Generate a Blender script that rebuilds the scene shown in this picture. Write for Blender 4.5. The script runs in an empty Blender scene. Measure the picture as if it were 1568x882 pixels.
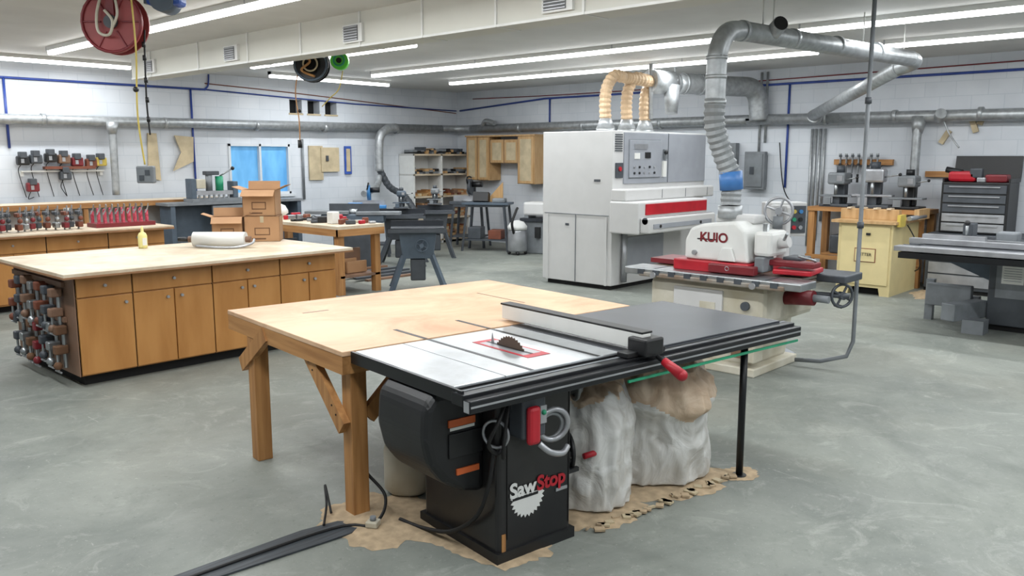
import bpy, bmesh, math, random
from mathutils import Vector, Matrix, Euler, noise as mnoise
random.seed(7)
sc=bpy.context.scene
try:
    sc.view_settings.view_transform='Standard'
except Exception: pass
def lin(c):
    o=[]
    for v in c:
        v=v/255.
        o.append(v/12.92 if v<=.04045 else ((v+.055)/1.055)**2.4)
    return (o[0],o[1],o[2],1)
def mat(name,c,rough=.5,metal=0,var=.12,scale=6,bump=0,c2=None,emit=0,trans=0,stretch=None,detail=5,dist=0,nr=.5):
    m=bpy.data.materials.new(name);m.use_nodes=True
    n=m.node_tree.nodes;L=m.node_tree.links;b=n['Principled BSDF']
    tc=n.new('ShaderNodeTexCoord');no=n.new('ShaderNodeTexNoise');no.inputs['Scale'].default_value=scale;no.inputs['Detail'].default_value=detail;no.inputs['Distortion'].default_value=dist;no.inputs['Roughness'].default_value=nr
    src=tc.outputs['Object']
    if stretch:
        mp=n.new('ShaderNodeMapping');mp.inputs['Scale'].default_value=stretch;L.new(src,mp.inputs[0]);src=mp.outputs[0]
    L.new(src,no.inputs['Vector'])
    cr=n.new('ShaderNodeValToRGB');a=lin(c);bb=lin(c2) if c2 else tuple(x*(1-var*2) for x in a[:3])+(1,)
    cr.color_ramp.elements[0].position=.35;cr.color_ramp.elements[1].position=.65
    cr.color_ramp.elements[0].color=bb;cr.color_ramp.elements[1].color=a
    L.new(no.outputs['Fac'],cr.inputs[0]);L.new(cr.outputs[0],b.inputs['Base Color'])
    b.inputs['Roughness'].default_value=rough;b.inputs['Metallic'].default_value=metal
    if trans: b.inputs['Transmission Weight'].default_value=trans
    if bump:
        bp=n.new('ShaderNodeBump');bp.inputs['Strength'].default_value=bump;bp.inputs['Distance'].default_value=.02;L.new(no.outputs['Fac'],bp.inputs['Height']);L.new(bp.outputs[0],b.inputs['Normal'])
    if emit:
        b.inputs['Emission Color'].default_value=a;b.inputs['Emission Strength'].default_value=emit
    return m
M={}
def dm(k,*a,**kw): M[k]=mat(k,*a,**kw)
dm('black',(24,25,27),.45,var=.15);dm('blackgloss',(22,22,25),.3,c2=(38,37,37),scale=3,detail=9);dm('rail',(28,30,33),.35,metal=.3)
dm('castiron',(58,62,68),.38,metal=.5,scale=4,detail=9);dm('steeltop',(196,200,203),.3,metal=.65,scale=3,c2=(168,171,172),detail=10,nr=.65);dm('rusty',(150,146,138),.5,metal=.3,c2=(120,92,66),scale=5,detail=8)
dm('blade',(96,80,68),.45,metal=.4)
dm('steel',(170,174,176),.35,metal=.8);dm('galv',(176,180,182),.42,metal=.55,scale=14,var=.14)
dm('gray',(122,127,131),.5);dm('dgray',(70,75,81),.5);dm('bluegray',(80,93,106),.5);dm('white',(218,219,216),.5,var=.04);dm('cream',(202,198,184),.45,c2=(172,164,142),scale=3,detail=8)
dm('sanderwhite',(196,196,195),.5,var=.02);dm('sandergray',(150,154,161),.5,var=.04)
dm('red',(180,26,42),.4);dm('darkred',(120,30,38),.45);dm('brickred',(150,62,62),.5);dm('pink',(206,90,108),.5,c2=(150,30,50),scale=30);dm('green',(40,150,110),.4);dm('brightgreen',(90,205,60),.4);dm('orange',(215,104,50),.5)
dm('blue',(50,86,170),.4);dm('skyblue',(60,130,190),.4);dm('conduit',(46,72,150),.45);dm('yellow',(205,182,84),.5);dm('machineyellow',(212,196,146),.45,var=.04)
dm('plastic_white',(222,222,218),.3,var=.03);dm('paper',(222,222,216),.8,var=.02);dm('glue',(228,218,146),.4,var=.04)
dm('lumber',(180,132,80),.6,c2=(150,104,58),scale=3,stretch=(9,9,.6));dm('lumberx',(180,132,80),.6,c2=(150,104,58),scale=3,stretch=(.6,9,9));dm('lumbery',(180,132,80),.6,c2=(150,104,58),scale=3,stretch=(9,.6,9))
dm('ply',(214,180,146),.5,c2=(182,142,108),scale=1.6,detail=12,stretch=(1,1.4,1),dist=.6,nr=.62);dm('cabwood',(182,130,72),.42,c2=(166,114,58),scale=2.5,stretch=(3,3,.6));dm('oak',(190,156,112),.5,c2=(172,136,90),scale=4,stretch=(5,5,.7))
dm('benchtop',(214,200,178),.5,c2=(182,164,138),scale=3.2,detail=12,nr=.66);dm('edgeband',(150,108,72),.5);dm('cardboard',(178,138,100),.75,c2=(164,124,88),scale=3);dm('cardboard_dark',(112,80,56),.8);dm('brownend',(130,100,80),.55)
dm('hosetan',(204,176,142),.6);dm('flex',(150,154,156),.5,metal=.2);dm('plastic_bag',(214,214,211),.28,c2=(184,182,176),scale=5,bump=.9,detail=7,dist=1.8);dm('bagtop',(206,186,162),.55,c2=(186,160,134),scale=6,bump=.9,dist=1.5)
dm('sawdust',(184,162,132),.95,c2=(156,138,112),scale=18,bump=.4,detail=9);dm('bandblue',(70,125,190),.4);dm('rubber',(16,16,17),.6);dm('wheelgray',(120,124,124),.4,metal=.4)
dm('mat',(64,70,76),.6,c2=(40,44,48),scale=6,stretch=(.5,12,1));dm('silver',(176,178,182),.35,metal=.6);dm('tube',(255,255,255),.5,emit=8,var=0)
dm('ductwhite',(204,204,195),.55,var=.03,scale=2);dm('louver',(100,102,102),.5);dm('dark',(8,8,9),.8);dm('tan_template',(194,178,146),.6);dm('leather',(120,66,46),.6)

class O:
    def __init__(s,name,loc=(0,0,0),rz=0):
        s.name=name;s.loc=loc;s.rz=rz;s.bm=bmesh.new();s.m=[];s.kids=[]
    def mi(s,k):
        if k not in s.m:s.m.append(k)
        return s.m.index(k)
    def take(s,t,k,smooth=False,mx=None):
        if mx is not None: bmesh.ops.transform(t,matrix=mx,verts=t.verts)
        i=s.mi(k)
        mp={}
        for v in t.verts: mp[v]=s.bm.verts.new(v.co)
        for f in t.faces:
            try:g=s.bm.faces.new([mp[v] for v in f.verts])
            except ValueError: continue
            g.material_index=i;g.smooth=smooth
        t.free()
    def box(s,x0,y0,z0,x1,y1,z1,k,b=0,rot=None,top=None):
        t=bmesh.new();c=Vector(((x0+x1)/2,(y0+y1)/2,(z0+z1)/2));h=(abs(x1-x0)/2,abs(y1-y0)/2,abs(z1-z0)/2)
        bmesh.ops.create_cube(t,size=2)
        for v in t.verts:
            up=v.co.z>0
            v.co=Vector((v.co.x*h[0]*(top[0] if top and up else 1),v.co.y*h[1]*(top[1] if top and up else 1),v.co.z*h[2]))
        if b: bmesh.ops.bevel(t,geom=list(t.edges),offset=min(b,min(h)*.9),segments=2,affect='EDGES',profile=.5)
        mx=Matrix.Translation(c)
        if rot: mx=mx@Euler([math.radians(r) for r in rot]).to_matrix().to_4x4()
        s.take(t,k,False,mx);return s
    def cyl(s,p0,p1,r,k,r2=None,n=18,smooth=True):
        p0=Vector(p0);p1=Vector(p1);d=p1-p0;t=bmesh.new()
        bmesh.ops.create_cone(t,cap_ends=True,segments=n,radius1=r,radius2=r if r2 is None else r2,depth=d.length)
        mx=Matrix.Translation((p0+p1)/2)@d.to_track_quat('Z','Y').to_matrix().to_4x4()
        i=s.mi(k);bmesh.ops.transform(t,matrix=mx,verts=t.verts);mp={v:s.bm.verts.new(v.co) for v in t.verts}
        for f in t.faces:
            g=s.bm.faces.new([mp[v] for v in f.verts]);g.material_index=i;g.smooth=(len(f.verts)==4 and n>8)
        t.free()
        return s
    def sph(s,c,r,k,sc=(1,1,1),n=16,noise=0):
        t=bmesh.new();bmesh.ops.create_uvsphere(t,u_segments=n,v_segments=n//2,radius=r)
        for v in t.verts:
            if noise: v.co*=1+random.uniform(-noise,noise)
            v.co=Vector((v.co.x*sc[0],v.co.y*sc[1],v.co.z*sc[2]))
        s.take(t,k,True,Matrix.Translation(c));return s
    def tube(s,pts,r,k,n=10,rib=0,sm=True,step=None):
        P=[Vector(p) for p in pts]
        if sm and len(P)>2:
            Q=[]
            for i in range(len(P)-1):
                a=P[max(i-1,0)];b=P[i];c=P[i+1];d=P[min(i+2,len(P)-1)]
                m=8 if step is None else max(2,int((c-b).length/step))
                for j in range(m):
                    u=j/m;Q.append(.5*((2*b)+(c-a)*u+(2*a-5*b+4*c-d)*u*u+(3*b-a-3*c+d)*u**3))
            Q.append(P[-1]);P=Q
        elif step and len(P)==2:
            m=max(2,int((P[1]-P[0]).length/step));P=[P[0].lerp(P[1],j/m) for j in range(m+1)]
        i=s.mi(k);up=None;rings=[]
        for j,p in enumerate(P):
            d=(P[min(j+1,len(P)-1)]-P[max(j-1,0)]).normalized()
            if up is None:
                up=Vector((0,0,1)) if abs(d.z)<.9 else Vector((1,0,0))
            up=(up-d*up.dot(d)).normalized();e=d.cross(up)
            rr=r*(1-rib*(j%2)) 
            rings.append([s.bm.verts.new(p+(up*math.cos(2*math.pi*q/n)+e*math.sin(2*math.pi*q/n))*rr) for q in range(n)])
        for a,b in zip(rings,rings[1:]):
            for q in range(n):
                f=s.bm.faces.new((a[q],a[(q+1)%n],b[(q+1)%n],b[q]));f.material_index=i;f.smooth=not rib
        for rg in (rings[0][::-1],rings[-1]):
            f=s.bm.faces.new(rg);f.material_index=i
        return s
    def torus(s,c,ax,R,r,k,n=24,seg=8):
        ax=Vector(ax).normalized();u=ax.orthogonal().normalized();v=ax.cross(u);c=Vector(c);i=s.mi(k);rings=[]
        for a in range(n):
            t=2*math.pi*a/n;dr=u*math.cos(t)+v*math.sin(t)
            rings.append([s.bm.verts.new(c+dr*(R+r*math.cos(2*math.pi*q/seg))+ax*r*math.sin(2*math.pi*q/seg)) for q in range(seg)])
        for a in range(n):
            A=rings[a];B=rings[(a+1)%n]
            for q in range(seg):
                f=s.bm.faces.new((A[q],B[q],B[(q+1)%seg],A[(q+1)%seg]));f.material_index=i;f.smooth=True
        return s
    def wheel(s,c,ax,R,k='wheelgray',sp=4,r=.012,hub=.03):
        ax=Vector(ax).normalized();c=Vector(c);s.torus(c,ax,R,r,k);u=ax.orthogonal().normalized()
        for j in range(sp):
            d=Matrix.Rotation(2*math.pi*j/sp+.4,3,ax)@u;s.cyl(c,c+d*R,r*.8,k,n=8)
        s.cyl(c-ax*.03,c+ax*.03,hub,k);d=Matrix.Rotation(.9,3,ax)@u;s.cyl(c+d*R,c+d*R-ax*.09,.014,'black');return s
    def prism(s,pts,axis,t0,t1,k,b=0):
        t=bmesh.new()
        def mk(p,w): return {'x':(w,p[0],p[1]),'y':(p[0],w,p[1]),'z':(p[0],p[1],w)}[axis]
        A=[t.verts.new(mk(p,t0)) for p in pts];B=[t.verts.new(mk(p,t1)) for p in pts];n=len(pts)
        t.faces.new(A);t.faces.new(B[::-1])
        for i in range(n): t.faces.new((A[i],B[i],B[(i+1)%n],A[(i+1)%n]))
        bmesh.ops.recalc_face_normals(t,faces=t.faces)
        if b: bmesh.ops.bevel(t,geom=list(t.edges),offset=b,segments=3,affect='EDGES',profile=.5)
        s.take(t,k);return s
    def lathe(s,c,prof,k,n=24):
        i=s.mi(k);rings=[]
        for r,z in prof:
            rings.append([s.bm.verts.new((c[0]+math.cos(2*math.pi*q/n)*r,c[1]+math.sin(2*math.pi*q/n)*r,c[2]+z)) for q in range(n)])
        for a,b in zip(rings,rings[1:]):
            for q in range(n):
                f=s.bm.faces.new((a[q],a[(q+1)%n],b[(q+1)%n],b[q]));f.material_index=i;f.smooth=True
        f=s.bm.faces.new(rings[0][::-1]);f.material_index=i;f=s.bm.faces.new(rings[-1]);f.material_index=i
        return s
    def bag(s,c,prof,k1,k2,zs,seed=0,amp=.09,n=140,m=70,sq=.12):
        i1=s.mi(k1);i2=s.mi(k2);rings=[];Z=[]
        def ridge(p): return .35-abs(mnoise.noise(p))
        for a in range(m+1):
            t=a/m*(len(prof)-1);j=min(int(t),len(prof)-2);u=t-j;w=u*u*(3-2*u)
            r=prof[j][0]*(1-w)+prof[j+1][0]*w;z=prof[j][1]*(1-u)+prof[j+1][1]*u;Z.append(z);row=[]
            for q in range(n):
                th=2*math.pi*q/n;p=Vector((math.cos(th)*1.6+seed,math.sin(th)*1.6,z*2.2))
                f=mnoise.noise(p)*.8+ridge(p*1.9+Vector((5,1,2)))*1.0+ridge(Vector((p.x*5,p.y*5,p.z*1.2)))*.45+ridge(Vector((p.x*3.5,p.y*3.5,p.z*4)))*.35
                rr=r*(1+amp*f)*(1+sq*math.cos(4*th+.6)*.5);zz=z+.07*mnoise.noise(p*1.7+Vector((9,9,9)))*min(1,z/.25)
                row.append(s.bm.verts.new((c[0]+math.cos(th)*rr,c[1]+math.sin(th)*rr,min(.79,max(.003,c[2]+zz)))))
            rings.append(row)
        for a in range(m):
            for q in range(n):
                f=s.bm.faces.new((rings[a][q],rings[a][(q+1)%n],rings[a+1][(q+1)%n],rings[a+1][q]));f.smooth=True
                f.material_index=i2 if Z[a]+.12*mnoise.noise(Vector((math.cos(q/n*6.28)*2,math.sin(q/n*6.28)*2,seed)))>zs else i1
        f=s.bm.faces.new(rings[0][::-1]);f.material_index=i1;f=s.bm.faces.new(rings[-1]);f.material_index=i2
    def text(s,body,loc,rot,size,k,nm='lettering',ext=.001,bold=0):
        s.kids.append((body,loc,rot,size,k,nm,ext,bold));return s
    def done(s):
        me=bpy.data.meshes.new(s.name);bmesh.ops.recalc_face_normals(s.bm,faces=s.bm.faces)
        s.bm.to_mesh(me);s.bm.free()
        for k in s.m: me.materials.append(M[k])
        ob=bpy.data.objects.new(s.name,me);ob.location=s.loc;ob.rotation_euler=(0,0,math.radians(s.rz));sc.collection.objects.link(ob)
        for body,loc,rot,size,k,nm,ext,bold in s.kids:
            cu=bpy.data.curves.new(nm,'FONT');cu.body=body;cu.size=size;cu.extrude=ext;cu.offset=bold;cu.align_x='CENTER';cu.align_y='CENTER';cu.materials.append(M[k])
            t=bpy.data.objects.new(nm,cu);t.location=loc;t.rotation_euler=[math.radians(r) for r in rot];t.parent=ob;sc.collection.objects.link(t)
        return ob
def brace(o,p0,p1,w,k='lumber'):
    p0=Vector(p0);p1=Vector(p1);d=p1-p0;t=bmesh.new();bmesh.ops.create_cube(t,size=1)
    for v in t.verts: v.co=Vector((v.co.x*w[0],v.co.y*w[1],v.co.z*d.length))
    o.take(t,k,False,Matrix.Translation((p0+p1)/2)@d.to_track_quat('Z','X').to_matrix().to_4x4())

# ---------------- room shell ----------------
X0,X1,Y0,Y1,ZC=-2.5,12.75,-3.5,13.5,3.14
def floor_mat():
    m=bpy.data.materials.new('concrete_floor');m.use_nodes=True;n=m.node_tree.nodes;L=m.node_tree.links;b=n['Principled BSDF'];tc=n.new('ShaderNodeTexCoord')
    def noise(s,d=6,r=.55,dist=0,st=None):
        a=n.new('ShaderNodeTexNoise');a.inputs['Scale'].default_value=s;a.inputs['Detail'].default_value=d;a.inputs['Roughness'].default_value=r;a.inputs['Distortion'].default_value=dist
        if st:
            mp=n.new('ShaderNodeMapping');mp.inputs['Scale'].default_value=st;mp.inputs['Rotation'].default_value=(0,0,.6);L.new(tc.outputs['Object'],mp.inputs[0]);L.new(mp.outputs[0],a.inputs['Vector'])
        else: L.new(tc.outputs['Object'],a.inputs['Vector'])
        return a.outputs['Fac']
    def ramp(f,p0,c0,p1,c1):
        r=n.new('ShaderNodeValToRGB');r.color_ramp.elements[0].position=p0;r.color_ramp.elements[1].position=p1;r.color_ramp.elements[0].color=c0;r.color_ramp.elements[1].color=c1;L.new(f,r.inputs[0]);return r.outputs[0]
    def mix(f,a,bb):
        x=n.new('ShaderNodeMix');x.data_type='RGBA';L.new(f,x.inputs[0]);L.new(a,x.inputs[6]);x.inputs[7].default_value=bb
        return x.outputs[2]
    g=lambda v:(v,v,v,1)
    c=ramp(noise(.7,10,.66,.6),.36,lin((107,112,107)),.64,lin((133,137,130)))
    c=mix(ramp(noise(2.2,14,.78,1.8),.53,g(0),.68,g(.55)),c,lin((164,166,159)))
    c=mix(ramp(noise(6,12,.82,3),.60,g(0),.66,g(.5)),c,lin((190,190,181)))
    c=mix(ramp(noise(1.1,10,.7,.8),.54,g(0),.72,g(.5)),c,lin((88,93,89)))
    c=mix(ramp(noise(26,5,.75),.58,g(0),.68,g(.45)),c,lin((90,94,89)))
    c=mix(ramp(noise(60,4,.7),.62,g(0),.7,g(.5)),c,lin((176,176,168)))
    c=mix(ramp(noise(2.5,8,.7,1.2,(6,.7,1)),.66,g(0),.70,g(.35)),c,lin((196,196,188)))
    c=mix(ramp(noise(.45,5,.5),.5,g(0),.7,g(.3)),c,lin((142,135,120)))
    L.new(c,b.inputs['Base Color']);rr=ramp(noise(1.8,10,.65),.3,g(.42),.7,g(.72));L.new(rr,b.inputs['Roughness'])
    b.inputs['Specular IOR Level'].default_value=.38
    bp=n.new('ShaderNodeBump');bp.inputs['Strength'].default_value=.1;L.new(noise(25,8,.7),bp.inputs['Height']);L.new(bp.outputs[0],b.inputs['Normal'])
    return m
M['floor']=floor_mat()
def wall_mat(name,ax):
    m=bpy.data.materials.new(name);m.use_nodes=True;n=m.node_tree.nodes;L=m.node_tree.links;b=n['Principled BSDF'];tc=n.new('ShaderNodeTexCoord')
    sp=n.new('ShaderNodeSeparateXYZ');cb=n.new('ShaderNodeCombineXYZ');L.new(tc.outputs['Object'],sp.inputs[0]);L.new(sp.outputs[ax],cb.inputs[0]);L.new(sp.outputs[2],cb.inputs[1])
    br=n.new('ShaderNodeTexBrick');br.inputs['Scale'].default_value=1;br.inputs['Brick Width'].default_value=.4;br.inputs['Row Height'].default_value=.2;br.inputs['Mortar Size'].default_value=.004
    br.inputs['Color1'].default_value=lin((208,212,217));br.inputs['Color2'].default_value=lin((203,208,214));br.inputs['Mortar'].default_value=lin((190,197,204));L.new(cb.outputs[0],br.inputs['Vector'])
    no=n.new('ShaderNodeTexNoise');no.inputs['Scale'].default_value=1.2;no.inputs['Detail'].default_value=8;L.new(tc.outputs['Object'],no.inputs['Vector'])
    r=n.new('ShaderNodeValToRGB');r.color_ramp.elements[0].position=.3;r.color_ramp.elements[0].color=(.86,.87,.88,1);r.color_ramp.elements[1].position=.6;L.new(no.outputs['Fac'],r.inputs[0])
    x=n.new('ShaderNodeMix');x.data_type='RGBA';x.blend_type='MULTIPLY';x.inputs[0].default_value=1;L.new(br.outputs['Color'],x.inputs[6]);L.new(r.outputs[0],x.inputs[7]);L.new(x.outputs[2],b.inputs['Base Color'])
    b.inputs['Roughness'].default_value=.6
    bp=n.new('ShaderNodeBump');bp.inputs['Strength'].default_value=.2;bp.inputs['Distance'].default_value=.01;bp.invert=True;L.new(br.outputs['Fac'],bp.inputs['Height']);L.new(bp.outputs[0],b.inputs['Normal'])
    return m
M['wallx']=wall_mat('painted_block_x',0);M['wally']=wall_mat('painted_block_y',1)
dm('ceilingpaint',(206,206,203),.7,var=.04,scale=2)
O('floor').box(X0,Y0,-.1,X1,Y1,0,'floor').done()
O('ceiling').box(X0,Y0,ZC,X1,Y1,ZC+.1,'ceilingpaint').done()
def wallY(name,y0,y1,holes):
    w=O(name);xs=sorted(set([X0-.2,X1+.2]+[h[0] for h in holes]+[h[1] for h in holes]))
    for a,b in zip(xs,xs[1:]):
        hs=sorted([h for h in holes if h[0]<=a+1e-6 and h[1]>=b-1e-6],key=lambda h:h[2]);z=0
        for h in hs: w.box(a,y0,z,b,y1,h[2],'wallx');z=h[3]
        w.box(a,y0,z,b,y1,ZC+.1,'wallx')
    return w.done()
WIN=(7.36,8.56,1.12,2.0)
V=[(8.6,8.86,2.56,2.8),(8.98,9.24,2.56,2.8),(9.36,9.62,2.56,2.8)]
wallY('wall_left',Y1,Y1+.25,[WIN]+V)
O('wall_back').box(X1,Y0-.2,0,X1+.2,Y1,ZC+.1,'wally').done()
O('wall_right').box(X0-.2,Y0-.2,0,X1,Y0,ZC+.1,'wallx').done()
O('wall_front').box(X0-.2,Y0,0,X0,Y1,ZC+.1,'wally').done()
w=O('wall_vent_opening')
for v in V: w.box(v[0]-.0,Y1+.2,v[2],v[1],Y1+.24,v[3],'dark');w.box(v[0],Y1+.02,v[2],v[0]+.03,Y1+.2,v[3],'dark')
for v in V: w.box(v[0]-.02,Y1-.01,v[2]-.03,v[1]+.02,Y1-.001,v[2],'tan_template')
w.done()
dm('windowview',(110,175,220),.3,c2=(70,135,190),scale=1.5,emit=.35,stretch=(3,1,1));dm('vinyl',(205,210,214),.4,var=.02)
w=O('window_1');a,b,c,d=WIN
for q in ((a,c,b,c+.04),(a,d-.04,b,d),(a,c,a+.04,d),(b-.04,c,b,d),((a+b)/2-.02,c,(a+b)/2+.02,d)): w.box(q[0],Y1-.02,q[1],q[2],Y1+.08,q[3],'vinyl')
w.box(a,Y1+.05,c,b,Y1+.06,d,'windowview');w.box(a-.08,Y1-.05,c-.05,b+.08,Y1-.001,c,'vinyl');w.done()

# ---------------- lights ----------------
def strip(x0,y0,x1,y1):
    L=math.hypot(x1-x0,y1-y0);an=math.atan2(y1-y0,x1-x0)
    o=O('fluorescent_strip_light',((x0+x1)/2,(y0+y1)/2,ZC),math.degrees(an))
    o.box(-L/2,-.05,-.05,L/2,.05,0,'white');o.box(-L/2+.01,-.038,-.095,L/2-.01,.038,-.05,'tube',b=.01)
    j=-L/2
    while j<L/2-.1: o.box(j,-.052,-.052,j+.02,.052,0,'silver');j+=2.4
    ob=o.done()
    la=bpy.data.lights.new('lamp','AREA');la.shape='RECTANGLE';la.size=L-.05;la.size_y=.09;la.energy=LE*L;la.color=(.95,.98,1.0)
    lo=bpy.data.objects.new('lamp',la);lo.parent=ob;lo.location=(0,0,-.105);sc.collection.objects.link(lo)
LE=16
strip(4.03,11.7,4.03,-2.5);strip(6.66,11.4,6.66,7.75);strip(6.66,2.0,6.66,-2.5);strip(8.7,11.2,8.7,-1);strip(10.55,11.35,10.55,4.6);strip(10.55,3.8,10.55,-1)  # unseen third strip and row ends past the view, added for lighting
strip(1.2,12.8,5.5,12.8);strip(7.55,12.4,10,12.4);strip(1.2,9.5,1.2,-2.5)  # last strip is unseen, added to light the area around the camera

# HVAC duct
o=O('hvac_duct');o.box(5.08,-2.6,2.82,5.36,11.8,ZC,'ductwhite')
for y in (11.2,9.9,8.75,7.7,6.7,5.8,4.9,4.0): o.box(5.066,y,2.815,5.365,y+.02,ZC,'white')
o.box(5.07,-2.6,2.815,5.085,11.8,2.835,'white')
for y in (11.05,8.95,6.65,4.1):
    o.box(5.05,y,2.86,5.08,y+.3,3.03,'white')
    o.box(5.045,y+.06,2.875,5.05,y+.28,3.015,'louver')
    for j in range(6): o.box(5.035,y+.06,2.88+j*.024,5.046,y+.28,2.886+j*.024,'silver')
o.done()

# ---------------- table saw ----------------
TL=(2.25,2.36,0);TR=-7.5
o=O('table_saw',TL,TR)
o.prism([(.25,.1),(.69,.1),(.69,.68),(.25,.68)],'z',.03,.8,'blackgloss',b=.02)
o.box(.237,.087,0,.703,.7,.05,'black')
o.prism([(.26,.80),(0,.80),(-.05,.74),(-.06,.60),(-.03,.48),(.04,.39),(.14,.33),(.26,.30)],'y',.2,.6,'black',b=.035)
o.box(.06,.192,.64,.2,.2,.672,'orange');o.box(.10,.192,.42,.22,.2,.447,'orange');o.box(.06,.19,.5,.24,.198,.61,'black',b=.003)
o.box(.09,.1915,.585,.22,.1935,.6,'silver');o.box(.065,.1915,.625,.195,.1925,.638,'paper')
o.box(0,.07,.815,.27,.88,.86,'steeltop',b=.004);o.box(.272,.07,.80,.97,.88,.86,'steeltop',b=.004)
o.box(.975,.03,.82,2.25,.9,.858,'castiron',b=.004)
o.box(-.012,.0,.80,0,.9,.857,'rail')
o.box(0,.066,.80,.975,.07,.85,'black')
for u in (.42,.83): o.box(u-.011,.07,.8602,u+.011,.88,.8612,'rail')
o.box(.265,.07,.8601,.271,.88,.8606,'dgray')
o.box(.55,.25,.8602,.69,.68,.862,'red',b=.0005);o.box(.565,.3,.8621,.675,.64,.8625,'silver');o.box(.607,.3,.862,.625,.64,.8632,'black')
t=[]
for j in range(80):
    a=2*math.pi*j/80;r=.135 if j%2 else .126
    t.append((.46+math.cos(a)*r,.785+math.sin(a)*r))
o.prism(t,'x',.6155,.6185,'blade');o.prism([(.585,.862),(.61,.862),(.605,.90),(.60,.915)],'x',.616,.618,'steel')
o.box(-.02,-.02,.795,2.32,.06,.845,'rail',b=.004);o.box(-.02,-.065,.775,2.32,-.02,.83,'rail',b=.006);o.box(-.015,-.068,.80,2.31,-.0655,.808,'silver')
o.box(-.015,.028,.8455,2.31,.04,.847,'gray');o.box(-.021,-.06,.78,-.019,-.025,.825,'silver')
o.box(.9,-.06,.745,2.3,-.05,.757,'green');o.box(.05,.88,.80,2.2,.9,.84,'rail')
o.cyl((1.95,.05,0),(1.95,.05,.80),.02,'rail');o.cyl((1.95,.05,0),(1.95,.05,.01),.04,'rail')
o.box(1.03,-.02,.872,1.09,1.04,.95,'plastic_white',b=.004);o.box(1.028,-.02,.95,1.10,1.05,.96,'black',b=.002);o.box(1.0,-.07,.85,1.13,.05,.935,'black',b=.01)
o.box(.93,-.02,.846,1.2,.05,.872,'black',b=.005);o.cyl((1.07,-.08,.85),(1.07,-.2,.80),.012,'black');o.cyl((1.07,-.12,.835),(1.08,-.22,.785),.02,'red',r2=.028);o.sph((1.08,-.22,.785),.028,'red')
o.box(.31,.0,.58,.44,.1,.77,'dgray',b=.01);o.box(.32,-.035,.56,.385,0,.73,'red',b=.02);o.box(.40,-.01,.64,.435,0,.72,'silver');o.sph((.417,-.012,.69),.012,'green')
o.torus((.5,.02,.61),(.3,1,.1),.072,.013,'silver');o.torus((.5,.035,.6),(.2,1,.1),.06,.01,'flex');o.tube([(.40,0,.55),(.44,-.03,.51),(.52,-.02,.485),(.57,0,.50)],.014,'silver');o.torus((.24,.1,.6),(1,.5,0),.06,.007,'silver')
o.tube([(.27,.07,.75),(.2,.03,.68),(.17,.06,.58),(.24,.08,.52),(.29,.09,.6)],.009,'rubber');o.tube([(.3,.07,.78),(.24,.04,.6),(.25,.06,.5),(.28,.08,.56)],.008,'rubber')
o.wheel((.80,.24,.36),(1,-.45,0),.085,'black');o.cyl((.68,.27,.36),(.8,.24,.36),.04,'black');o.cyl((.86,.19,.33),(.95,.17,.34),.015,'red')
for a in range(5): o.box(.72,.16+a*.03,.28+a*.03,.8,.18+a*.03,.3+a*.03,'black')
o.wheel((.82,.22,.70),(1,-.5,0),.075,'wheelgray',hub=.05);o.cyl((.68,.25,.7),(.82,.22,.7),.02,'dgray')
o.box(.59,.094,.25,.66,.099,.265,'silver');o.box(.27,.094,.05,.29,.099,.13,'lumber')
o.box(.30,.096,.1,.302,.0995,.74,'dark');o.box(.67,.096,.08,.672,.0995,.74,'dark')
g=[]
for i in range(29):
    a=math.radians(170+i*7);r=.1 if i%2 else .085;g.append((.42+r*1.0*math.cos(a),.275+r*math.sin(a)))
o.prism(g,'y',.096,.0995,'white')
o.text('Saw',(.39,.094,.315),(90,0,0),.095,'white',bold=.003);o.text('Stop',(.56,.094,.315),(90,0,0),.095,'red',bold=.003);o.box(.33,.0945,.27,.48,.0955,.283,'black')
o.tube([(.235,.11,.52),(.212,.12,.36),(.205,.2,.2),(.195,.38,.07),(.18,.6,.014),(.15,.75,.014)],.010,'rubber')
o.done()
# outfeed table
o=O('outfeed_table',TL,TR)
o.box(-.055,.905,.835,1.95,2.35,.86,'ply',b=.003)
for y0,y1 in ((.91,.95),(2.31,2.348)): o.box(-.05,y0,.745,1.94,y1,.835,'lumberx')
for x0,x1 in ((-.053,-.013),(1.9,1.94)): o.box(x0,.91,.745,x1,2.348,.835,'lumbery')
for u,v in ((.0,.935),(-.05,1.99),(1.8,.95),(1.8,1.9)): o.box(u,v,0,u+.09,v+.09,.745,'lumber',b=.004)
brace(o,(-.02,.97,.46),(-.02,1.35,.79),(.085,.038));brace(o,(-.045,2.16,.56),(-.045,1.80,.80),(.085,.038));brace(o,(.1,.96,.5),(.4,.96,.78),(.085,.038))
for v,z in ((1.02,.52),(1.06,.56),(1.26,.7),(1.3,.74)): o.cyl((-.042,v,z),(-.038,v,z),.005,'dark',n=8)
for u in (.42,.83): o.box(u-.012,.9,.8602,u+.012,1.2,.8612,'black')
o.box(1.5,1.4,.8602,1.512,1.9,.861,'brownend');o.box(.25,1.95,.8602,.42,1.97,.8606,'brownend')
o.done()
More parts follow.
